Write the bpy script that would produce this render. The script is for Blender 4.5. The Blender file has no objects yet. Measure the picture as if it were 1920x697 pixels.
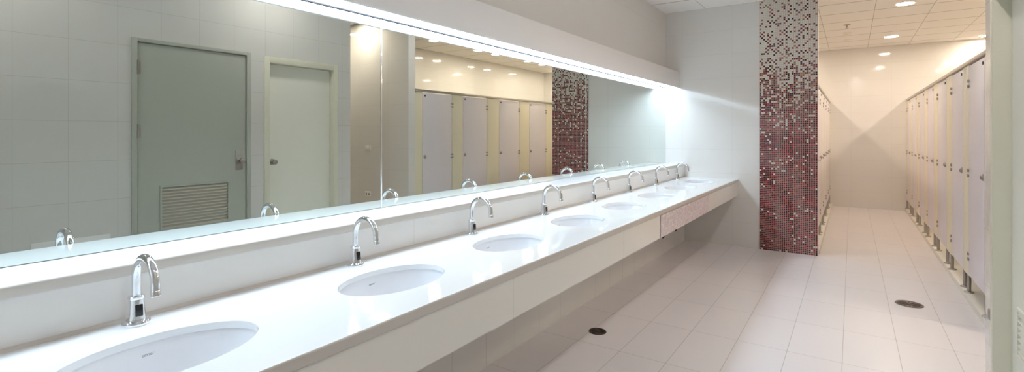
import bpy, bmesh, math, random
from mathutils import Vector, Matrix
PI = math.pi
S = bpy.context.scene
COL = S.collection
random.seed(4)

# ------------------------------------------------------------------ layout (metres)
EYE = 1.38
XM = -2.028          # mirror and upper wall plane
XW = -1.786          # splash wall plane under the mirror ledge
XR = 0.584           # right wall with the two doors
XC = -1.15           # front of the counter skirt
ZC = 0.822           # counter top
ZL = 0.990           # mirror ledge top
ZT = 1.974           # mirror top
ZBOX = 2.175         # light box top
CEIL = 2.955
Y0 = -1.3            # wall behind the camera
YE = 6.57            # tiled wall at the far end of the counter
YEND = 11.24         # far end of the stall corridor
XA, XB = -0.912, -0.319      # mosaic strip
XS = 0.80            # right row of stalls
XL = -0.345          # left row of stalls
YP0, YP1 = 3.586, 4.67       # side passage on the right
XBR, XBL = 2.60, -2.10       # walls behind the stalls
KERB = 0.05

# ------------------------------------------------------------------ materials
def new_mat(name, color=(0.8, 0.8, 0.8), rough=0.4, metal=0.0, spec=0.5, emit=None, strength=0.0):
    m = bpy.data.materials.new(name); m.use_nodes = True
    b = m.node_tree.nodes['Principled BSDF']
    b.inputs['Base Color'].default_value = (*color, 1)
    b.inputs['Roughness'].default_value = rough
    b.inputs['Metallic'].default_value = metal
    b.inputs['Specular IOR Level'].default_value = spec
    if emit:
        b.inputs['Emission Color'].default_value = (*emit, 1)
        b.inputs['Emission Strength'].default_value = strength
    return m

def noise_rough(m, scale, lo, hi, bump=0.0):
    nt = m.node_tree; N = nt.nodes; b = N['Principled BSDF']
    tc = N.new('ShaderNodeNewGeometry')
    n = N.new('ShaderNodeTexNoise'); n.inputs['Scale'].default_value = scale
    nt.links.new(tc.outputs['Position'], n.inputs['Vector'])
    r = N.new('ShaderNodeMapRange'); r.inputs['To Min'].default_value = lo; r.inputs['To Max'].default_value = hi
    nt.links.new(n.outputs['Fac'], r.inputs['Value']); nt.links.new(r.outputs['Result'], b.inputs['Roughness'])
    if bump:
        bp = N.new('ShaderNodeBump'); bp.inputs['Strength'].default_value = bump; bp.inputs['Distance'].default_value = 0.01
        nt.links.new(n.outputs['Fac'], bp.inputs['Height']); nt.links.new(bp.outputs['Normal'], b.inputs['Normal'])
    return m

def tile_mat(name, base, axes, pitch, off, gap, grout, rough=0.12, vary=0.03, spec=0.5, wave=0.0, bump=0.12):
    """tiles in world space: axes is a pair of 'X','Y','Z'"""
    m = new_mat(name, base, rough, spec=spec); nt = m.node_tree; N = nt.nodes; Lk = nt.links.new
    b = N['Principled BSDF']
    g = N.new('ShaderNodeNewGeometry'); sp = N.new('ShaderNodeSeparateXYZ'); Lk(g.outputs['Position'], sp.inputs[0])
    def math_(op, a, bb=None):
        n = N.new('ShaderNodeMath'); n.operation = op
        for i, v in enumerate((a, bb)):
            if v is None: continue
            if hasattr(v, 'links'): Lk(v, n.inputs[i])
            else: n.inputs[i].default_value = v
        return n.outputs[0]
    masks, cells = [], []
    for ax, p, o, gap in zip(axes, pitch, off, gap if isinstance(gap, tuple) else (gap, gap)):
        q = math_('DIVIDE', math_('SUBTRACT', sp.outputs[ax], o), p)
        cells.append(math_('FLOOR', q))
        fr = math_('FRACT', math_('ADD', q, gap / p / 2))
        masks.append(math_('LESS_THAN', fr, gap / p))
    grout_mask = math_('MAXIMUM', masks[0], masks[1])
    cv = N.new('ShaderNodeCombineXYZ'); Lk(cells[0], cv.inputs[0]); Lk(cells[1], cv.inputs[1])
    wn = N.new('ShaderNodeTexWhiteNoise'); wn.noise_dimensions = '2D'; Lk(cv.outputs[0], wn.inputs['Vector'])
    k = math_('ADD', math_('MULTIPLY', wn.outputs['Value'], vary * 2), 1 - vary)
    vm = N.new('ShaderNodeVectorMath'); vm.operation = 'SCALE'; vm.inputs[0].default_value = base; Lk(k, vm.inputs['Scale'])
    mx = N.new('ShaderNodeMix'); mx.data_type = 'RGBA'
    Lk(grout_mask, mx.inputs['Factor']); Lk(vm.outputs[0], mx.inputs['A']); mx.inputs['B'].default_value = (*grout, 1)
    Lk(mx.outputs['Result'], b.inputs['Base Color'])
    bp = N.new('ShaderNodeBump'); bp.inputs['Strength'].default_value = bump; bp.inputs['Distance'].default_value = 0.002; bp.invert = True
    h = grout_mask
    if wave:
        nz = N.new('ShaderNodeTexNoise'); nz.inputs['Scale'].default_value = 3.0; nz.inputs['Detail'].default_value = 1.0
        Lk(g.outputs['Position'], nz.inputs['Vector'])
        h = math_('ADD', grout_mask, math_('MULTIPLY', nz.outputs['Fac'], wave))
    Lk(h, bp.inputs['Height']); Lk(bp.outputs['Normal'], b.inputs['Normal'])
    return m

def mosaic_mat(name, axes, pitch, off, z_grad, pale):
    m = new_mat(name, (0.5, 0.1, 0.1), 0.18); nt = m.node_tree; N = nt.nodes; Lk = nt.links.new
    b = N['Principled BSDF']
    g = N.new('ShaderNodeNewGeometry'); sp = N.new('ShaderNodeSeparateXYZ'); Lk(g.outputs['Position'], sp.inputs[0])
    def math_(op, a, bb=None):
        n = N.new('ShaderNodeMath'); n.operation = op
        for i, v in enumerate((a, bb)):
            if v is None: continue
            if hasattr(v, 'links'): Lk(v, n.inputs[i])
            else: n.inputs[i].default_value = v
        return n.outputs[0]
    masks, cells = [], []
    gap = 0.18
    for ax, o in zip(axes, off):
        q = math_('DIVIDE', math_('SUBTRACT', sp.outputs[ax], o), pitch)
        cells.append(math_('FLOOR', q))
        masks.append(math_('LESS_THAN', math_('FRACT', math_('ADD', q, gap / 2)), gap))
    gm = math_('MAXIMUM', masks[0], masks[1])
    cv = N.new('ShaderNodeCombineXYZ'); Lk(cells[0], cv.inputs[0]); Lk(cells[1], cv.inputs[1])
    wn = N.new('ShaderNodeTexWhiteNoise'); wn.noise_dimensions = '2D'; Lk(cv.outputs[0], wn.inputs['Vector'])
    cv2 = N.new('ShaderNodeCombineXYZ'); Lk(cells[0], cv2.inputs[0]); Lk(cells[1], cv2.inputs[1]); cv2.inputs[2].default_value = 7.3
    wn2 = N.new('ShaderNodeTexWhiteNoise'); wn2.noise_dimensions = '3D'; Lk(cv2.outputs[0], wn2.inputs['Vector'])
    def ramp(stops, inp):
        r = N.new('ShaderNodeValToRGB'); r.color_ramp.interpolation = 'CONSTANT'
        e = r.color_ramp.elements
        e[0].position, e[0].color = stops[0][0], (*stops[0][1], 1)
        e[1].position, e[1].color = stops[1][0], (*stops[1][1], 1)
        for p, c in stops[2:]:
            x = e.new(p); x.color = (*c, 1)
        Lk(inp, r.inputs[0]); return r.outputs[0]
    if z_grad:
        # share of coloured tiles by height
        hr = N.new('ShaderNodeValToRGB'); e = hr.color_ramp.elements
        hs = [(0.0, .97), (.33, .95), (.5, .90), (.58, .78), (.68, .54), (.74, .38), (.80, .25), (1.0, .19)]
        e[0].position, e[0].color = hs[0][0], (hs[0][1],) * 3 + (1,)
        e[1].position, e[1].color = hs[-1][0], (hs[-1][1],) * 3 + (1,)
        for p, v in hs[1:-1]:
            x = e.new(p); x.color = (v, v, v, 1)
        Lk(math_('DIVIDE', sp.outputs['Z'], CEIL), hr.inputs[0])
        # the sparse upper rows follow a chequer so that coloured tiles mostly touch at corners
        par = math_('MODULO', math_('ABSOLUTE', math_('ADD', cells[0], cells[1])), 2.0)
        top = N.new('ShaderNodeMapRange'); top.inputs['From Min'].default_value = 0.55 * CEIL; top.inputs['From Max'].default_value = 0.8 * CEIL
        top.inputs['To Min'].default_value = 0.0; top.inputs['To Max'].default_value = 0.19
        Lk(sp.outputs['Z'], top.inputs['Value'])
        sign = math_('SUBTRACT', math_('MULTIPLY', par, 2.0), 1.0)
        prob = math_('ADD', hr.outputs[0], math_('MULTIPLY', sign, top.outputs['Result']))
        colored = math_('LESS_THAN', wn.outputs['Value'], prob)
        low = ramp([(0, (.045, .004, .009)), (.22, (.12, .006, .012)), (.48, (.21, .012, .02)), (.70, (.30, .055, .055)),
                    (.78, (.30, .008, .016)), (.88, (.28, .11, .05)), (.94, (.04, .006, .018))], wn2.outputs['Value'])
        up = ramp([(0, (.05, .012, .018)), (.30, (.14, .02, .03)), (.46, (.28, .05, .05)), (.60, (.30, .19, .08)),
                   (.74, (.035, .02, .04)), (.88, (.36, .14, .11))], wn2.outputs['Value'])
        mu = N.new('ShaderNodeMix'); mu.data_type = 'RGBA'
        tr = N.new('ShaderNodeMapRange'); tr.inputs['From Min'].default_value = .45 * CEIL; tr.inputs['From Max'].default_value = .75 * CEIL
        Lk(sp.outputs['Z'], tr.inputs['Value'])
        # each tile takes the low or the high palette
        pick = math_('LESS_THAN', wn.outputs['Value'], tr.outputs['Result'])
        Lk(pick, mu.inputs['Factor']); Lk(low, mu.inputs['A']); Lk(up, mu.inputs['B'])
        m1 = N.new('ShaderNodeMix'); m1.data_type = 'RGBA'
        Lk(colored, m1.inputs['Factor']); m1.inputs['A'].default_value = (*pale, 1); Lk(mu.outputs['Result'], m1.inputs['B'])
        tile_col = m1.outputs['Result']; grout = (.52, .38, .35)
    else:
        tile_col = ramp([(0, (.76, .67, .67)), (.35, (.82, .76, .75)), (.65, (.70, .59, .60)), (.85, (.84, .80, .78))], wn2.outputs['Value'])
        grout = (.50, .40, .40)
    m2 = N.new('ShaderNodeMix'); m2.data_type = 'RGBA'
    Lk(gm, m2.inputs['Factor']); Lk(tile_col, m2.inputs['A']); m2.inputs['B'].default_value = (*grout, 1)
    Lk(m2.outputs['Result'], b.inputs['Base Color'])
    rr = N.new('ShaderNodeMapRange'); rr.inputs['To Min'].default_value = .15; rr.inputs['To Max'].default_value = .7
    Lk(gm, rr.inputs['Value']); Lk(rr.outputs['Result'], b.inputs['Roughness'])
    return m

WALL = (0.76, 0.735, 0.70); GROUT = (0.66, 0.635, 0.60)
M = {}
zoff = 1.175
M['wall_y'] = tile_mat('glossy wall tile side', WALL, 'YZ', (.600, .295), (1.166, zoff), .0035, GROUT, .07, .008, wave=.06)
M['wall_l'] = tile_mat('glossy wall tile counter', WALL, 'YZ', (2.400, .600), (1.758, .957), .0035, GROUT, .07, .008, wave=.06)
M['wall_u'] = tile_mat('glossy wall tile under counter', WALL, 'YZ', (.303, .700), (2.648, -.05), .0035, (.58, .56, .53), .10, .008, wave=.06)
M['wall_r'] = tile_mat('glossy wall tile doors', (.69, .67, .635), 'YZ', (.290, .295), (.866, zoff), .0035, (.56, .54, .51), .07, .008, wave=.06)
M['wall_x'] = tile_mat('glossy wall tile end', WALL, 'XZ', (.600, .295), (-1.212, zoff + .003), .003, GROUT, .07, .008, wave=.06)
M['floor'] = tile_mat('floor tile', (0.82, 0.775, 0.775), 'XY', (.292, .600), (-.340, 3.59), .0032, (.50, .45, .43), .30, .012, wave=.03)
M['ceiling'] = tile_mat('ceiling board', (0.84, 0.81, 0.77), 'XY', (.590, .610), (.24, 7.26), (.006, .020), (.42, .38, .35), .85, .008, spec=.2)  # wide dark cross joints put the board-edge shadows into the colour
M['mosaic'] = mosaic_mat('red glass mosaic', 'XZ', (XB - XA) / 28, (XA, 0), True, (.70, .70, .62))
M['pale_mosaic'] = mosaic_mat('pale pink mosaic', 'YZ', .0205, (3.60, .618), False, None)
M['skirt'] = tile_mat('counter skirt tile', (.80, .765, .70), 'YZ', (1.20, 1.0), (1.697, 0.1), .004, GROUT, .16, .006)
M['stone'] = noise_rough(new_mat('white polished stone', (.87, .88, .88), .1), 6, .03, .07)
M['edge'] = noise_rough(new_mat('stone edge painted shade and tan bead', (.60, .555, .50), .2), 9, .16, .26)  # tan paints shade on white stone fronts; also colours the sealant bead
M['ceramic'] = new_mat('white glazed ceramic', (.84, .84, .86), .07)
M['chrome'] = noise_rough(new_mat('chrome', (.80, .81, .83), .06, 1.0), 30, .04, .08)
M['steel'] = noise_rough(new_mat('brushed steel', (.42, .39, .36), .35, 1.0), 60, .3, .42)
M['alu'] = noise_rough(new_mat('satin aluminium', (.50, .46, .42), .4, 1.0), 40, .35, .45)
M['black'] = new_mat('black glass', (.012, .012, .015), .08)
M['rubber'] = new_mat('dark rubber', (.04, .035, .035), .6)
M['mirror'] = new_mat('silvered glass', (.735, .785, .75), .0, 1.0)
M['mirror_edge'] = new_mat('glass edge', (.30, .42, .38), .15)
M['box'] = noise_rough(new_mat('white painted board', (.80, .775, .76), .45), 20, .4, .5)
M['diffuser'] = new_mat('lit diffuser', (.9, .9, .9), .5, emit=(.67, .83, 1.0), strength=10.8)
M['lamp_warm'] = new_mat('warm lamp', (.9, .9, .9), .5, emit=(1.0, .865, .715), strength=122.0)
M['lamp_hall'] = new_mat('neutral lamp', (.9, .9, .9), .5, emit=(1.0, .93, .91), strength=85.0)
M['white_trim'] = new_mat('white enamel', (.82, .80, .77), .4)
M['laminate'] = noise_rough(new_mat('lilac white laminate', (.76, .705, .735), .35), 25, .3, .42)
M['cream'] = noise_rough(new_mat('cream laminate', (.80, .735, .56), .35), 25, .3, .42)
M['inner'] = noise_rough(new_mat('pale partition laminate', (.74, .70, .62), .4), 25, .35, .45)
M['grey_door'] = noise_rough(new_mat('grey green door paint', (.46, .47, .41), .4), 18, .36, .46)
M['white_door'] = noise_rough(new_mat('off white door paint', (.82, .81, .72), .4), 18, .36, .46)
M['cream_frame'] = noise_rough(new_mat('cream door frame paint', (.72, .70, .57), .4), 18, .36, .46)
M['dark_metal'] = noise_rough(new_mat('dark bronze', (.11, .085, .07), .45, .9), 70, .35, .55)
M['drain'] = noise_rough(new_mat('worn drain brass', (.22, .19, .17), .45, .9), 70, .35, .55)
M['plastic'] = new_mat('white plastic', (.78, .76, .72), .35)
M['ink'] = new_mat('grey print', (.10, .10, .12), .5)

# ------------------------------------------------------------------ mesh helpers
def bm_box(bm, x0, x1, y0, y1, z0, z1, bevel=0.0, seg=2, mi=0):
    r = bmesh.ops.create_cube(bm, size=1.0)
    vs = r['verts']
    for v in vs:
        v.co = Vector((x0 + (v.co.x + .5) * (x1 - x0), y0 + (v.co.y + .5) * (y1 - y0), z0 + (v.co.z + .5) * (z1 - z0)))
    fs = {f for v in vs for f in v.link_faces}
    for f in fs: f.material_index = mi
    if bevel:
        es = list({e for f in fs for e in f.edges})
        bmesh.ops.bevel(bm, geom=es, offset=bevel, segments=seg, profile=.5, affect='EDGES')

def bm_lathe(bm, prof, axis=Matrix.Identity(4), n=32, sx=1.0, sy=1.0, mi=0):
    """prof: list of (r, z); closes ends where r == 0"""
    rings = []
    for r, z in prof:
        if r < 1e-6:
            rings.append([bm.verts.new(axis @ Vector((0, 0, z)))])
        else:
            rings.append([bm.verts.new(axis @ Vector((r * sx * math.cos(2 * PI * i / n), r * sy * math.sin(2 * PI * i / n), z))) for i in range(n)])
    for a, b in zip(rings, rings[1:]):
        for i in range(n):
            j = (i + 1) % n
            q = ([a[0]] if len(a) == 1 else [a[i], a[j]]) + ([b[0]] if len(b) == 1 else [b[j], b[i]])
            if len(q) > 2:
                f = bm.faces.new(q); f.material_index = mi

def bm_tube(bm, pts, rads, n=20, cap=True):
    pts = [Vector(p) for p in pts]; rings = []
    up = Vector((0, 1, 0))
    for i, p in enumerate(pts):
        t = (pts[min(i + 1, len(pts) - 1)] - pts[max(i - 1, 0)]).normalized()
        a = up if abs(t.dot(up)) < .95 else Vector((1, 0, 0))
        u = t.cross(a).normalized(); w = t.cross(u)
        rings.append([bm.verts.new(p + rads[i] * (u * math.cos(2 * PI * k / n) + w * math.sin(2 * PI * k / n))) for k in range(n)])
    for a, b in zip(rings, rings[1:]):
        for k in range(n):
            bm.faces.new((a[k], a[(k + 1) % n], b[(k + 1) % n], b[k]))
    if cap:
        bm.faces.new(rings[0]); bm.faces.new(list(reversed(rings[-1])))

def finish(name, bm, mats, parent=None, smooth=False, loc=(0, 0, 0)):
    bmesh.ops.recalc_face_normals(bm, faces=bm.faces)
    me = bpy.data.meshes.new(name); bm.to_mesh(me); bm.free()
    for m in (mats if isinstance(mats, (list, tuple)) else [mats]): me.materials.append(m)
    if smooth:
        for p in me.polygons: p.use_smooth = True
        me.set_sharp_from_angle(angle=math.radians(38))
    o = bpy.data.objects.new(name, me); COL.objects.link(o); o.location = loc
    if parent: o.parent = parent
    return o

def box(name, b, mat, parent=None, bevel=0.0, seg=2):
    bm = bmesh.new(); bm_box(bm, *b, bevel=bevel, seg=seg)
    return finish(name, bm, mat, parent, smooth=bevel > 0)

def boxes(name, bs, mat, parent=None, bevel=0.0):
    bm = bmesh.new()
    for b in bs: bm_box(bm, *b, bevel=bevel)
    return finish(name, bm, mat, parent, smooth=bevel > 0)

def empty(name, loc):
    o = bpy.data.objects.new(name, None); COL.objects.link(o); o.location = loc; o.empty_display_size = .1
    return o

def tag(o, label, cat, group=None, kind=None):
    o['label'] = label; o['category'] = cat
    if group: o['group'] = group
    if kind: o['kind'] = kind
    return o

def struct(o):
    o['kind'] = 'structure'; return o

def copy_tree(o, parent=None):
    c = o.copy(); COL.objects.link(c)
    if parent: c.parent = parent
    for ch in list(o.children): copy_tree(ch, c)
    return c

def rot(ax, deg): return Matrix.Rotation(math.radians(deg), 4, ax)

# ------------------------------------------------------------------ the setting
struct(box('floor', (-2.4, 3.6, Y0 - .15, YEND + .15, -.12, 0), M['floor']))
struct(box('ceiling', (-2.4, 3.6, Y0 - .15, YEND + .15, CEIL, CEIL + .12), M['ceiling']))
# left wall: upper part behind mirror, and thicker splash part below the ledge
struct(boxes('wall_left', [(XM - .15, XM - .006, Y0, YE, 0.9, CEIL), (XM - .15, XW, Y0, YE, .618, .9558)], M['wall_l']))
struct(box('wall_left_lower', (XM - .15, XW, Y0, YE, 0, .618), M['wall_u']))
struct(box('wall_front', (XM - .15, 3.35, Y0 - .12, Y0, 0, CEIL), M['wall_x']))
struct(box('wall_counter_end', (XBL - .12, XB, YE, YE + .12, 0, CEIL), M['wall_x']))
struct(box('wall_mosaic', (XA, XB + .003, YE - .008, YE, 0, CEIL), M['mosaic']))
struct(box('wall_back', (XBL - .12, XBR + .12, YEND, YEND + .12, 0, CEIL), M['wall_x']))
struct(box('wall_stall_left', (XBL - .12, XBL, YE + .12, YEND, 0, CEIL), M['wall_y']))
struct(box('wall_stall_right', (XBR, XBR + .12, YP1 + .12, YEND, 0, CEIL), M['wall_y']))
struct(box('wall_passage', (XS - .01, 3.35, YP1, YP1 + .12, 0, CEIL), M['wall_x']))
struct(box('wall_passage_end', (3.2, 3.35, Y0, YP1, 0, CEIL), M['wall_y']))
# right wall with two door openings
D1 = (1.532, 2.466, 2.130); D2 = (2.594, 3.412, 2.119)
TH = .20
struct(boxes('wall_right', [
    (XR, XR + TH, Y0, D1[0], 0, CEIL), (XR, XR + TH, D1[0], D1[1], D1[2], CEIL), (XR, XR + TH, D1[1], D2[0], 0, CEIL),
    (XR, XR + TH, D2[0], D2[1], D2[2], CEIL), (XR, XR + TH, D2[1], YP0, 0, CEIL)], M['wall_r']))

def louvre(bm, x, y0, y1, z0, z1, n, f=.018):
    # frame and inclined blades, facing -X
    bm_box(bm, x - .010, x + .006, y0 - f, y1 + f, z1, z1 + f, .002)
    bm_box(bm, x - .010, x + .006, y0 - f, y1 + f, z0 - f, z0, .002)
    bm_box(bm, x - .010, x + .006, y0 - f, y0, z0, z1, .002)
    bm_box(bm, x - .010, x + .006, y1, y1 + f, z0, z1, .002)
    h = (z1 - z0) / n
    for i in range(n):
        za = z0 + i * h
        lo, hi = za + h * .46, za + h * .98
        a = [(x - .009, lo), (x + .012, hi), (x + .015, hi), (x - .006, lo - .003)]
        vs0 = [bm.verts.new((p, y0, q)) for p, q in a]; vs1 = [bm.verts.new((p, y1, q)) for p, q in a]
        for k in range(4):
            bm.faces.new((vs0[k], vs0[(k + 1) % 4], vs1[(k + 1) % 4], vs1[k]))
        bm.faces.new(vs0); bm.faces.new(list(reversed(vs1)))

def knob_bm(x, y, z, r=.027):
    bm = bmesh.new()
    ax = Matrix.Translation((x, y, z)) @ rot('Y', -90)
    bm_lathe(bm, [(0, 0), (.030, 0), (.030, .006), (.012, .010), (.012, .032), (r * .8, .038), (r, .050), (r * .9, .064), (r * .45, .070), (0, .071)], ax, 28)
    return bm

# door 1: grey-green flush door with louvre, hinged on its near side
dx = XR + .004
d1 = struct(boxes('door_1', [(dx, dx + .04, 1.578, 1.728, .01, 2.095), (dx, dx + .04, 2.273, 2.420, .01, 2.095),
                             (dx, dx + .04, 1.728, 2.273, .01, .585), (dx, dx + .04, 1.728, 2.273, .952, 2.095)], M['grey_door']))
d1['label'] = 'grey-green door with a large louvred vent, nearest the camera'
boxes('door_frame', [(XR - .012, XR + TH, 1.532, 1.571, 0, 2.130), (XR - .012, XR + TH, 2.427, 2.466, 0, 2.130), (XR - .012, XR + TH, 1.571, 2.427, 2.102, 2.130)], M['grey_door'], d1, .002)
bm = bmesh.new(); louvre(bm, dx, 1.742, 2.259, .600, .938, 13, .014); finish('louvre', bm, M['grey_door'], d1)
for z in (1.90, 1.395, .25):
    bm = bmesh.new(); bm_lathe(bm, [(0, -.055), (.008, -.055), (.008, .055), (0, .055)], Matrix.Translation((XR - .010, 1.574, z)), 14)
    bm_box(bm, XR - .012, XR + .004, 1.576, 1.592, z - .05, z + .05)
    finish('hinge', bm, M['steel'], d1, True)
pl = box('lock_plate', (dx - .006, dx, 2.330, 2.392, 1.045, 1.225), M['steel'], d1, .002)
finish('door_knob', knob_bm(dx - .006, 2.362, 1.130), M['steel'], pl, True)
# door 2: off-white door set back in a cream frame, low vent
dx2 = XR + .058
d2 = struct(boxes('door_2', [(dx2, dx2 + .04, 2.651, 2.800, .01, 2.055), (dx2, dx2 + .04, 3.239, 3.360, .01, 2.055),
                             (dx2, dx2 + .04, 2.800, 3.239, .01, .344), (dx2, dx2 + .04, 2.800, 3.239, .569, 2.055)], M['white_door']))
d2['label'] = 'off-white door set back in a cream frame beside the wall corner'
boxes('door_frame', [(XR - .012, XR + TH, 2.594, 2.647, 0, 2.119), (XR - .012, XR + TH, 3.364, 3.412, 0, 2.119), (XR - .012, XR + TH, 2.647, 3.364, 2.060, 2.119)], M['cream_frame'], d2, .003)
bm = bmesh.new(); louvre(bm, dx2, 2.812, 3.227, .356, .557, 7, .014); finish('louvre', bm, M['white_door'], d2)
finish('door_knob', knob_bm(dx2, 2.705, 1.10, .026), M['steel'], d2, True)

# raised floor strip of the stalls (setting)
struct(box('floor_stall_right', (XS - .017, XBR, YP1 + .12, YEND, 0, KERB), M['inner'], None, .003))
struct(box('floor_stall_left', (XBL, XB + .014, YE + .12, YEND, 0, KERB), M['inner'], None, .003))
# skirting tile where the mosaic wall returns into the corridor
struct(box('trim_1', (XB - .001, XB + .003, YE, YE + .12, 0, CEIL), M['box']))

# ------------------------------------------------------------------ mirrors
joints = [Y0 + .02, 1.762, 4.175, YE]
mlabels = ['nearest mirror panel, at left, showing the two doors across the room',
           'middle mirror panel showing the row of stall doors',
           'farthest mirror panel, against the end wall, reflecting the red mosaic strip']
for i in range(3):
    ya, yb = joints[i] + .003, joints[i + 1] - .003
    bm = bmesh.new()
    bm_box(bm, XM - .006, XM, ya, yb, ZL + .001, ZT - .001, .0022, 1)
    o = finish('wall_mirror', bm, [M['mirror'], M['mirror_edge']])
    for p in o.data.polygons:
        p.material_index = 0 if p.normal.x > .4 else 1
    tag(o, mlabels[i], 'mirror', 'mirror panels over the counter')
    box('top_channel', (XM - .006, XM + .006, ya, yb, ZT - .001, ZT + .007), M['rubber'], o, .001)
    if i == 1: box('edge_strip', (XM - .005, XM + .002, ya - .006, ya - .0003, ZL + .001, ZT - .001), M['chrome'], o, .0008)

# ------------------------------------------------------------------ light box over the mirrors
lb = tag(empty('light_box', (XM, 2.6, ZT)), 'long white light box with glowing underside above the mirrors', 'light')
def under(parent, o):
    o.parent = parent; o.matrix_parent_inverse = Matrix.Translation(parent.location).inverted(); return o
under(lb, box('fascia', (-1.875, -1.855, Y0 + .005, YE - .002, ZT - .004, ZBOX), M['box'], None, .002))
under(lb, box('top_board', (XM - .004, -1.875, Y0 + .005, YE - .002, ZBOX - .018, ZBOX), M['box']))
under(lb, box('diffuser', (XM - .003, -1.8765, Y0 + .01, YE - .004, ZT + .028, ZT + .034), M['diffuser']))

# ------------------------------------------------------------------ ledge under the mirrors
def extrude_profile(bm, prof, y0, y1):
    a = [bm.verts.new((x, y0, z)) for x, z in prof]; b = [bm.verts.new((x, y1, z)) for x, z in prof]
    n = len(prof)
    for i in range(n): bm.faces.new((a[i], a[(i + 1) % n], b[(i + 1) % n], b[i]))
    bm.faces.new(a); bm.faces.new(list(reversed(b)))

def nose(xf, zt, zb, ru, rl, n=7):
    """front edge points from top to bottom: upper rounding ru, lower rounding rl"""
    p = [(xf - ru + ru * math.sin(t), zt - ru + ru * math.cos(t)) for t in [PI / 2 * i / n for i in range(n + 1)]]
    p += [(xf - rl + rl * math.cos(t), zb + rl - rl * math.sin(t)) for t in [PI / 2 * i / 3 for i in range(4)]]
    return p
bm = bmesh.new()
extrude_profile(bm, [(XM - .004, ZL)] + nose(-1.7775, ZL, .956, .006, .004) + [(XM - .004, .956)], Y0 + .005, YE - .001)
ledge = tag(finish('mirror_ledge', bm, [M['stone'], M['edge']], None, True), 'long white stone ledge with shade painted on its front along the foot of the mirrors', 'ledge')

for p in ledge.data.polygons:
    if p.normal.x > .3: p.material_index = 1  # ledge front takes the painted shade, turned away from the light box
# ------------------------------------------------------------------ counter
NB = 8
BX, BA, BB = -1.452, .152, .231
BY = [.550 + .776 * k for k in range(NB)]
FY = [.585 + .780 * k for k in range(NB)]
SLAB = .036      # built-up front edge
SL2 = .020       # stone thickness seen in the cut-outs
cv = bpy.data.curves.new('slab_curve', 'CURVE'); cv.dimensions = '2D'; cv.fill_mode = 'BOTH'; cv.extrude = SL2 / 2
XF = -1.144; RU = .007
def poly(pts):
    s = cv.splines.new('POLY'); s.points.add(len(pts) - 1); s.use_cyclic_u = True
    for p, q in zip(s.points, pts): p.co = (q[0], q[1], 0, 1)
poly([(XW + .001, Y0 + .005), (XF - RU, Y0 + .005), (XF - RU, YE - .001), (XW + .001, YE - .001)])
for y in BY:
    poly([(BX + BA * math.cos(2 * PI * i / 72), y + BB * math.sin(2 * PI * i / 72)) for i in range(72)])
tmp = bpy.data.objects.new('slab_tmp', cv); COL.objects.link(tmp)
bpy.context.view_layer.update()
me = bpy.data.meshes.new_from_object(tmp.evaluated_get(bpy.context.evaluated_depsgraph_get()))
bpy.data.objects.remove(tmp)
bm = bmesh.new(); bm.from_mesh(me); bpy.data.meshes.remove(me)
bmesh.ops.translate(bm, verts=bm.verts, vec=(0, 0, ZC - SL2 / 2))
bmesh.ops.remove_doubles(bm, verts=bm.verts, dist=1e-5)
ct = finish('vanity_counter', bm, M['stone'], None, False)
tag(ct, 'long white stone washbasin counter with tiled skirt along the left wall', 'counter')
for p in ct.data.polygons: p.use_smooth = abs(p.normal.z) < .98
ct.data.set_sharp_from_angle(angle=math.radians(35))
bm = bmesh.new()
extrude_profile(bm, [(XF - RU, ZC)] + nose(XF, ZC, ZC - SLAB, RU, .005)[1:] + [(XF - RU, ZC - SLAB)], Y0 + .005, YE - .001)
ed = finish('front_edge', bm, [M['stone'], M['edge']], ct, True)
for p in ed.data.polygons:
    if p.normal.x > .5: p.material_index = 1  # counter front gets its shade from the tan colour
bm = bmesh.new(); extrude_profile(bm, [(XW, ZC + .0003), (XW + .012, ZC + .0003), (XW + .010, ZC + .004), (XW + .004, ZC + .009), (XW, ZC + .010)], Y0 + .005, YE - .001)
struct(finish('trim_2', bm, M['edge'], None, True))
boxes('skirt', [(XC - .02, XC - .001, Y0 + .005, YE - .001, .618, ZC - SLAB)], M['skirt'], ct)
bm = bmesh.new(); bm_box(bm, XC, XC + .004, 3.60, 5.06, .620, ZC - SLAB - .004)
mp = finish('mosaic_panel', bm, M['pale_mosaic'], ct); mp['label'] = 'pale pink mosaic panel in the skirt'
for y in (3.70, 4.02):
    bm = bmesh.new(); bm_lathe(bm, [(0, 0), (.010, 0), (.012, -.010), (.006, -.014), (.006, -.02), (0, -.02)], Matrix.Translation((XC - .012, y, .618)), 16)
    finish('panel_catch', bm, M['rubber'], mp, True)

# washbasins
bm = bmesh.new()
inner = [(1.045, 0), (1.03, -.006), (1.015, -.016), (.985, -.045), (.92, -.082), (.80, -.115), (.60, -.138), (.36, -.148), (.14, -.151)]
outer = [(.14, -.160), (.40, -.158), (.66, -.148), (.88, -.120), (1.01, -.082), (1.06, -.030), (1.12, -.012), (1.12, 0)]
prof = inner + outer + [inner[0]]
n = 72; rings = []
for s, z in prof[:-1]:
    rings.append([bm.verts.new((BA * s * math.cos(2 * PI * i / n), BB * s * math.sin(2 * PI * i / n), z)) for i in range(n)])
rings.append(rings[0])
for a, b in zip(rings, rings[1:]):
    for i in range(n): bm.faces.new((a[i], a[(i + 1) % n], b[(i + 1) % n], b[i]))
basin = finish('washbasin', bm, M['ceramic'], None, True, (BX, BY[0], ZC - SL2 - .0005))
bm = bmesh.new(); bm_lathe(bm, [(0, -.156), (.024, -.156), (.024, -.149), (.019, -.1475), (.016, -.150), (.004, -.150), (0, -.149)], n=28)
finish('drain', bm, M['chrome'], basin, True)
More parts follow.
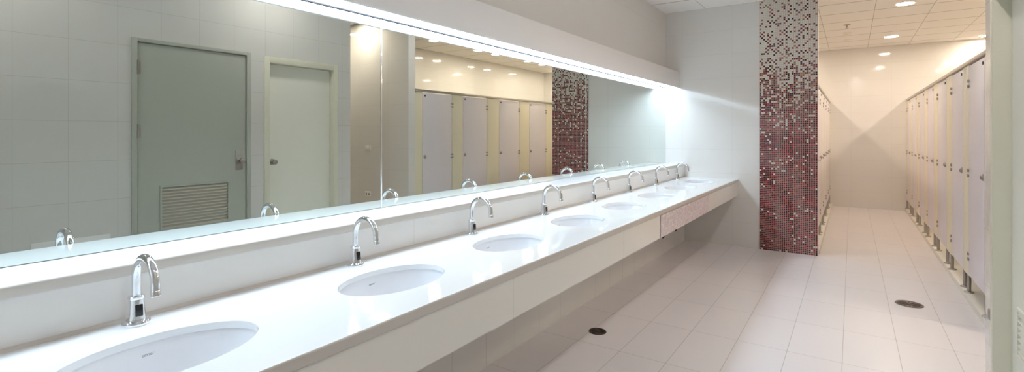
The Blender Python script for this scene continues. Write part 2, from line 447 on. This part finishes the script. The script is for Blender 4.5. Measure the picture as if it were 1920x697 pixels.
def text_mesh(name, parts):
    bm = bmesh.new()
    for body, size, at in parts:
        fc = bpy.data.curves.new('t', 'FONT'); fc.body = body; fc.size = size; fc.extrude = .0002; fc.align_x = 'CENTER'; fc.align_y = 'CENTER'
        t = bpy.data.objects.new('t', fc); COL.objects.link(t); bpy.context.view_layer.update()
        me = bpy.data.meshes.new_from_object(t.evaluated_get(bpy.context.evaluated_depsgraph_get()))
        me.transform(Matrix.Translation((*at, 0))); bm.from_mesh(me)
        bpy.data.objects.remove(t); bpy.data.meshes.remove(me)
    o = finish(name, bm, M['ink'], basin); return o
lg = text_mesh('logo', [('COTTO', .0070, (0, 0)), ('o', .0042, (.0160, .0034))])
# local frame: text x -> +Y, text y -> up along the bowl wall, normal -> +X
upv = Vector((-.030 * BA, 0, .029)).normalized(); xv = Vector((.047, 1, 0)).normalized(); nv = xv.cross(upv).normalized()
sc = 1.00
lm = Matrix(((xv.x, upv.x, nv.x, 0), (xv.y, upv.y, nv.y, 0), (xv.z, upv.z, nv.z, 0), (0, 0, 0, 1)))
lg.matrix_local = Matrix.Translation((-BA * .998 + .0018, .016, -.032)) @ lm
ORD = ['first', 'second', 'third', 'fourth', 'fifth', 'sixth', 'seventh', 'eighth']
blabels = ['white oval basin nearest the camera, cut off by the bottom of the picture',
           'second white oval basin from the camera, whole in view'] + \
          ['%s white oval basin from the camera, along the counter' % ORD[k] for k in range(2, 5)] + \
          ['sixth oval basin from the camera, third from the end wall',
           'seventh oval basin from the camera, last but one before the end wall', 'farthest oval basin, next to the tiled end wall']
for k in range(NB):
    o = basin if k == 0 else copy_tree(basin)
    o.location.y = BY[k]
    tag(o, blabels[k], 'basin', 'oval basins set in the counter')

# faucets
fa = empty('faucet', (-1.733, FY[0], ZC))
bm = bmesh.new(); bm_lathe(bm, [(0, 0), (.034, 0), (.035, .002), (.035, .009), (.033, .012), (.025, .0135), (0, .0135)], n=36); finish('base_flange', bm, M['chrome'], fa, True)
bm = bmesh.new(); bm_lathe(bm, [(0, .0125), (.0245, .0125), (.0235, .018), (.0195, .070), (.019, .076), (0, .076)], n=32); body = finish('valve_body', bm, M['chrome'], fa, True)
bm = bmesh.new(); bm_lathe(bm, [(0, .074), (.0205, .074), (.0212, .076), (.0212, .081), (.0195, .083), (.013, .084), (0, .084)], n=32); finish('collar', bm, M['chrome'], fa, True)
bm = bmesh.new(); bm_box(bm, .0170, .0235, -.0095, .0095, .026, .060, .002)
bmesh.ops.rotate(bm, verts=bm.verts, cent=(.020, 0, .043), matrix=rot('Y', -4.5).to_3x3())
sw = finish('sensor_window', bm, M['black'], body, True); sw['label'] = 'black sensor window'
R_ = .0655; zc = .1355
pts = [(0, 0, .080), (0, 0, .10), (0, 0, .12)]
for i in range(0, 23):
    a = PI - (PI + .12) * i / 22
    pts.append((R_ + R_ * math.cos(a), 0, zc + R_ * math.sin(a)))
rad = [.0118] * len(pts)
d = (Vector(pts[-1]) - Vector(pts[-2])).normalized() + Vector((.22, 0, 0)); d.normalize()
for st in (.006, .012):
    pts.append(tuple(Vector(pts[-1]) + d * .006)); rad.append(.0118)
bm = bmesh.new(); bm_tube(bm, pts, rad, 24); sp = finish('spout', bm, M['chrome'], fa, True)
e0 = Vector(pts[-1]); bm = bmesh.new()
bm_tube(bm, [tuple(e0 - d * .004), tuple(e0 - d * .002), tuple(e0 + d * .010), tuple(e0 + d * .012)], [.0118, .0128, .0128, .0112], 24); finish('aerator', bm, M['chrome'], sp, True)
flabels = ['chrome gooseneck sensor faucet nearest the camera, by the cut-off basin',
           'second chrome gooseneck sensor faucet from the camera'] + \
          ['%s chrome gooseneck faucet from the camera, along the counter' % ORD[k] for k in range(2, 5)] + \
          ['sixth chrome faucet from the camera, third from the end wall', 'seventh chrome faucet, last but one before the end wall',
           'farthest chrome faucet, close to the tiled end wall']
for k in range(NB):
    o = fa if k == 0 else copy_tree(fa)
    o.location.y = FY[k]
    tag(o, flabels[k], 'faucet', 'sensor faucets along the counter')

# ------------------------------------------------------------------ toilet stalls
ZD0, ZD1, ZPT = .205, 1.935, 1.945
def build_stall(side, y_pil0, y_latch, y_hinge, depth_back, label, group, end_pil=None, latch_near=True, idx=0):
    """side +1: right row facing -X, side -1: left row facing +X.  Local origin at the front plane."""
    fx = XS if side > 0 else XL
    root = empty('toilet_stall', (fx, y_latch, KERB))
    tag(root, label, 'toilet stall', group)
    def X(a, b):    # distances behind the front plane
        return (fx + a, fx + b) if side > 0 else (fx - b, fx - a)
    def put(o, par=root):
        if par is root: under(root, o)
        else: o.parent = par
        return o
    th = .019
    # cream post panel on the latch side, with steel edge strips
    p = put(box('pilaster', (*X(.001, .001 + th), y_pil0 + .004, y_latch - .004, ZD0 - .01, ZPT), M['cream'], None, .0015)); p['label'] = 'cream post panel'
    if end_pil:
        p = put(box('pilaster', (*X(.001, .001 + th), y_hinge + .004, end_pil - .002, ZD0 - .01, ZPT), M['cream'], None, .0015)); p['label'] = 'cream post panel'
    dr = put(box('door', (*X(0, th), y_latch + .004, y_hinge - .004, ZD0, ZD1), M['laminate'], None, .0015))
    dr['label'] = 'lilac-white door'
    s = -1 if side > 0 else 1
    for z in (1.79, 1.05, .36):
        bm = bmesh.new()
        for dz in (-.022, .022):
            bm_box(bm, *sorted((fx + s * .001, fx + s * .005)), y_hinge - .034, y_hinge - .006, z + dz - .009, z + dz + .009, .002)
            bm_box(bm, *sorted((fx + s * .001, fx + s * .005)), y_hinge + .006, y_hinge + .034, z + dz - .009, z + dz + .009, .002)
            bm_lathe(bm, [(0, -.013), (.006, -.013), (.006, .013), (0, .013)], Matrix.Translation((fx + s * .004, y_hinge, z + dz)), 12)
        put(finish('hinge', bm, M['steel'], None, True), root)
    bm = bmesh.new()
    ax = Matrix.Translation((fx, y_latch + .045, 1.055)) @ rot('Y', -90 if side > 0 else 90)
    bm_lathe(bm, [(0, -.002), (.026, -.002), (.026, .005), (.022, .008), (.014, .014), (.015, .017), (.011, .019), (0, .019)], ax, 24)
    put(finish('latch_knob', bm, M['steel'], None, True), root)
    bm = bmesh.new(); bm_box(bm, *sorted((fx, fx + s * .006)), y_latch + .035, y_latch + .058, 1.885, 1.908, .002)
    put(finish('door_bumper', bm, M['rubber'], None, True), root)
    # side partition panel behind the post
    yc = (y_pil0 + y_latch) / 2
    put(box('partition', (*X(.022, depth_back - .004), yc - .009, yc + .009, ZD0 - .01, 1.93), M['inner'], None, .001))
    feet = [y_pil0 + .045, y_latch - .02] if y_latch - y_pil0 > .2 else [y_latch - .03]
    if end_pil: feet.append(end_pil - .04)
    for y in feet:
        bm = bmesh.new()
        bm_lathe(bm, [(0, 0), (.033, 0), (.034, .004), (.030, .010), (.014, .014), (.014, .150), (0, .150)], Matrix.Translation((fx + .010 * -s, y, KERB)), 22)
        put(finish('foot', bm, M['steel'], None, True))
    return root

hing = [5.550, 6.400, 7.340, 8.270, 9.220, 10.180, 11.080]
latch = [4.942, 5.800, 6.735, 7.675, 8.620, 9.570, 10.500]
for k in range(7):
    lab = ['nearest stall of the right row, latch by the wall corner'] + ['%s stall from the camera in the right row' % ORD[i] for i in range(1, 6)] + ['last stall of the right row, against the back wall']
    build_stall(1, 4.792 if k == 0 else hing[k - 1], latch[k], hing[k], XBR - XS, lab[k], 'stalls of the right row',
                end_pil=YEND if k == 6 else None)
def rail(name, x, y0, y1, label):
    bm = bmesh.new()
    bm_box(bm, x - .020, x + .020, y0, y1, ZPT + .001, ZPT + .036, .006, 3)
    o = finish(name, bm, M['alu'], None, True); tag(o, label, 'rail')
    bm = bmesh.new(); bm_box(bm, x - .021, x + .021, y0 - .004, y0, ZPT, ZPT + .037, .002); finish('end_cap', bm, M['rubber'], o)
    return o
rail('headrail', XS + .008, 4.796, YEND - .001, 'satin metal rail along the tops of the right row of stalls')
rail('headrail', XL - .010, YE + .126, YEND - .001, 'satin metal rail along the tops of the left row of stalls')
# left row: starts behind the mosaic wall
pil = [6.70, 7.60, 8.48, 9.40, 10.32]; lat = [6.95, 7.86, 8.74, 9.66, 10.58]; hin = [7.60, 8.48, 9.40, 10.32, 11.14]
for k in range(5):
    lab = ['nearest stall of the left row, just behind the mosaic wall'] + ['%s stall of the left row counted from the mosaic wall' % ORD[i] for i in range(1, 4)] + ['last stall of the left row, against the back wall']
    build_stall(-1, pil[k], lat[k], hin[k], XL - XBL, lab[k], 'stalls of the left row', end_pil=YEND if k == 4 else None)

# ------------------------------------------------------------------ downlights
def downlight(x, y, lamp, label, group):
    o = empty('downlight', (x, y, CEIL)); tag(o, label, 'ceiling light', group)
    bm = bmesh.new()
    bm_lathe(bm, [(.088, -.001), (.106, -.001), (.108, -.004), (.102, -.008), (.092, -.009), (.088, -.006), (.088, -.001)], n=36)
    finish('trim_ring', bm, M['white_trim'], o, True)
    bm = bmesh.new(); bm_lathe(bm, [(0, -.0045), (.0875, -.0045), (.0875, -.001), (0, -.001)], n=36)
    finish('lamp', bm, lamp, o, True)
    return o
for i, y in enumerate((6.24, 7.45, 8.02, 9.20, 9.83, 10.95)):
    downlight(1.80, y, M['lamp_warm'], ['round ceiling light over the nearest stalls of the right row', 'round ceiling light over the right row, second from the camera',
              'round ceiling light over the right row, third from the camera', 'round ceiling light over the right row, fourth from the camera',
              'round ceiling light over the right row, fifth from the camera', 'round ceiling light over the last right stall, close to the back wall'][i], 'lights over the right stalls')
for i, y in enumerate((7.45, 8.60, 9.75, 10.85)):
    downlight(-1.22, y, M['lamp_warm'], '%s round ceiling light from the mosaic wall over the left stalls' % ORD[i], 'lights over the left stalls')
downlight(.535, 7.67, M['lamp_warm'], 'round ceiling light over the corridor, at the top edge of the picture', 'lights over the stall corridor')
downlight(.535, 10.17, M['lamp_warm'], 'round ceiling light over the corridor, nearer the back wall', 'lights over the stall corridor')
downlight(1.60, 4.38, M['lamp_warm'], 'round ceiling light in the side passage shining down its tiled wall', 'passage lights')
downlight(2.50, 4.20, M['lamp_warm'], 'unseen round ceiling light added to brighten the side passage wall', 'passage lights')  # added lamp out of view, lifts the brightness of the passage wall
for i, y in enumerate((.6, 2.6, 4.6)):
    downlight(.11, y, M['lamp_hall'], '%s round ceiling light over the washroom aisle from the camera end' % ORD[i], 'lights over the washroom aisle')

# ------------------------------------------------------------------ small fittings
def floor_drain(x, y, r, mat, label):
    bm = bmesh.new()
    bm_lathe(bm, [(0, .001), (r * .86, .001), (r * .88, .004), (r, .004), (r * 1.02, .0005)], n=40)
    o = finish('floor_drain', bm, M['drain'] if mat == 0 else M['dark_metal'], None, True, (x, y, 0)); tag(o, label, 'drain')
    bm = bmesh.new()
    for i in range(12):
        a = 2 * PI * i / 12
        bmv = Matrix.Translation((math.cos(a) * r * .55, math.sin(a) * r * .55, .0028)) @ rot('Z', math.degrees(a))
        res = bmesh.ops.create_cube(bm, size=1.0, matrix=bmv @ Matrix.Diagonal((r * .5, r * .12, .0024, 1)))
    bm_lathe(bm, [(0, .0045), (r * .22, .0045), (r * .24, .001)], n=20)
    finish('grate', bm, M['dark_metal'], o)
    return o
floor_drain(-1.463, 3.20, .060, 1, 'small dark round floor drain in the shadow edge under the counter')
floor_drain(.383, 5.13, .092, 0, 'larger round floor drain in the corridor floor near the right stalls')

# wall plates in the side passage
def plate(name, b, label, cat, holes):
    o = tag(box(name, b, M['plastic'], None, .003), label, cat)
    for h in holes: box('rocker' if name == 'light_switch' else 'socket_hole', h, M['white_trim'] if name == 'light_switch' else M['rubber'], o, .001)
    return o
py = YP1
plate('light_switch', (1.535, 1.655, py - .009, py, 1.135, 1.205), 'small white light switch on the passage wall', 'switch', [(1.565, 1.590, py - .012, py - .008, 1.152, 1.188), (1.600, 1.625, py - .012, py - .008, 1.152, 1.188)])
plate('power_socket', (1.535, 1.655, py - .009, py, .49, .56), 'white power socket low on the passage wall', 'socket', [(1.558, 1.576, py - .0095, py - .008, .512, .538), (1.612, 1.630, py - .0095, py - .008, .512, .538)])
# access hatch low on the right wall, and the steel plate by the corner
o = tag(box('access_hatch', (XR - .008, XR, .955, 1.40, .002, .622), M['box'], None, .003), 'plain pale hatch panel low on the right wall near the camera', 'hatch')
o = tag(box('wall_plate', (XR - .006, XR, 3.448, 3.500, .428, .480), M['steel'], None, .002), 'small grey square plate low on the tiled wall corner', 'plate')

# sprinkler and detectors on the corridor ceiling
sp_ = tag(empty('sprinkler', (-.06, 8.72, CEIL)), 'small dark fire sprinkler on the corridor ceiling', 'sprinkler')
bm = bmesh.new(); bm_lathe(bm, [(0, 0), (.045, 0), (.045, -.004), (.02, -.012), (0, -.012)], n=28); finish('rosette', bm, M['steel'], sp_, True)
bm = bmesh.new(); bm_lathe(bm, [(0, -.010), (.010, -.010), (.010, -.035), (.004, -.038), (.004, -.050), (.022, -.051), (.022, -.054), (0, -.054)], n=20); finish('nozzle', bm, M['steel'], sp_, True)
sd = tag(empty('smoke_detector', (-.06, 9.42, CEIL)), 'white smoke detector on the corridor ceiling behind the sprinkler', 'detector')
bm = bmesh.new(); bm_lathe(bm, [(0, 0), (.058, 0), (.058, -.012), (.050, -.020), (0, -.020)], n=32); finish('base', bm, M['plastic'], sd, True)
bm = bmesh.new(); bm_lathe(bm, [(0, -.020), (.040, -.020), (.036, -.036), (.020, -.046), (0, -.046)], n=32); finish('sensor_dome', bm, M['cream'], sd, True)
cs = tag(empty('ceiling_speaker', (-.04, 10.15, CEIL)), 'flat round ceiling disc beyond the smoke detector', 'ceiling disc')
bm = bmesh.new(); bm_lathe(bm, [(0, 0), (.075, 0), (.075, -.006), (.066, -.012), (.060, -.012)], n=32); finish('rim', bm, M['plastic'], cs, True)
bm = bmesh.new(); bm_lathe(bm, [(0, -.009), (.060, -.010), (.060, -.004), (0, -.004)], n=32); finish('grille', bm, M['white_trim'], cs, True)

# ------------------------------------------------------------------ world, camera, view
w = bpy.data.worlds.new('world'); S.world = w; w.use_nodes = True
w.node_tree.nodes['Background'].inputs[0].default_value = (0, 0, 0, 1)
w.node_tree.nodes['Background'].inputs[1].default_value = 0

F = 933.61
cam = bpy.data.cameras.new('camera'); co = bpy.data.objects.new('camera', cam); COL.objects.link(co)
cam.sensor_fit = 'HORIZONTAL'; cam.sensor_width = 36; cam.lens = 36 * F / 1920
cam.shift_y = -(348.5 - 249.65) / 1920
cam.clip_start = .02
co.location = (0, 0, EYE)
co.rotation_euler = (PI / 2, 0, math.atan((1597.22 - 960) / F))
S.camera = co
vs = S.view_settings
vs.view_transform = 'Standard'; vs.look = 'None'; vs.gamma = 1; vs.use_curve_mapping = False
vs.exposure = 0.25
S.display_settings.display_device = 'sRGB'
cy = S.cycles
cy.max_bounces = 12; cy.diffuse_bounces = 6; cy.glossy_bounces = 6; cy.transmission_bounces = 4
cy.sample_clamp_indirect = 60.0; cy.blur_glossy = .05
cy.use_denoising = True
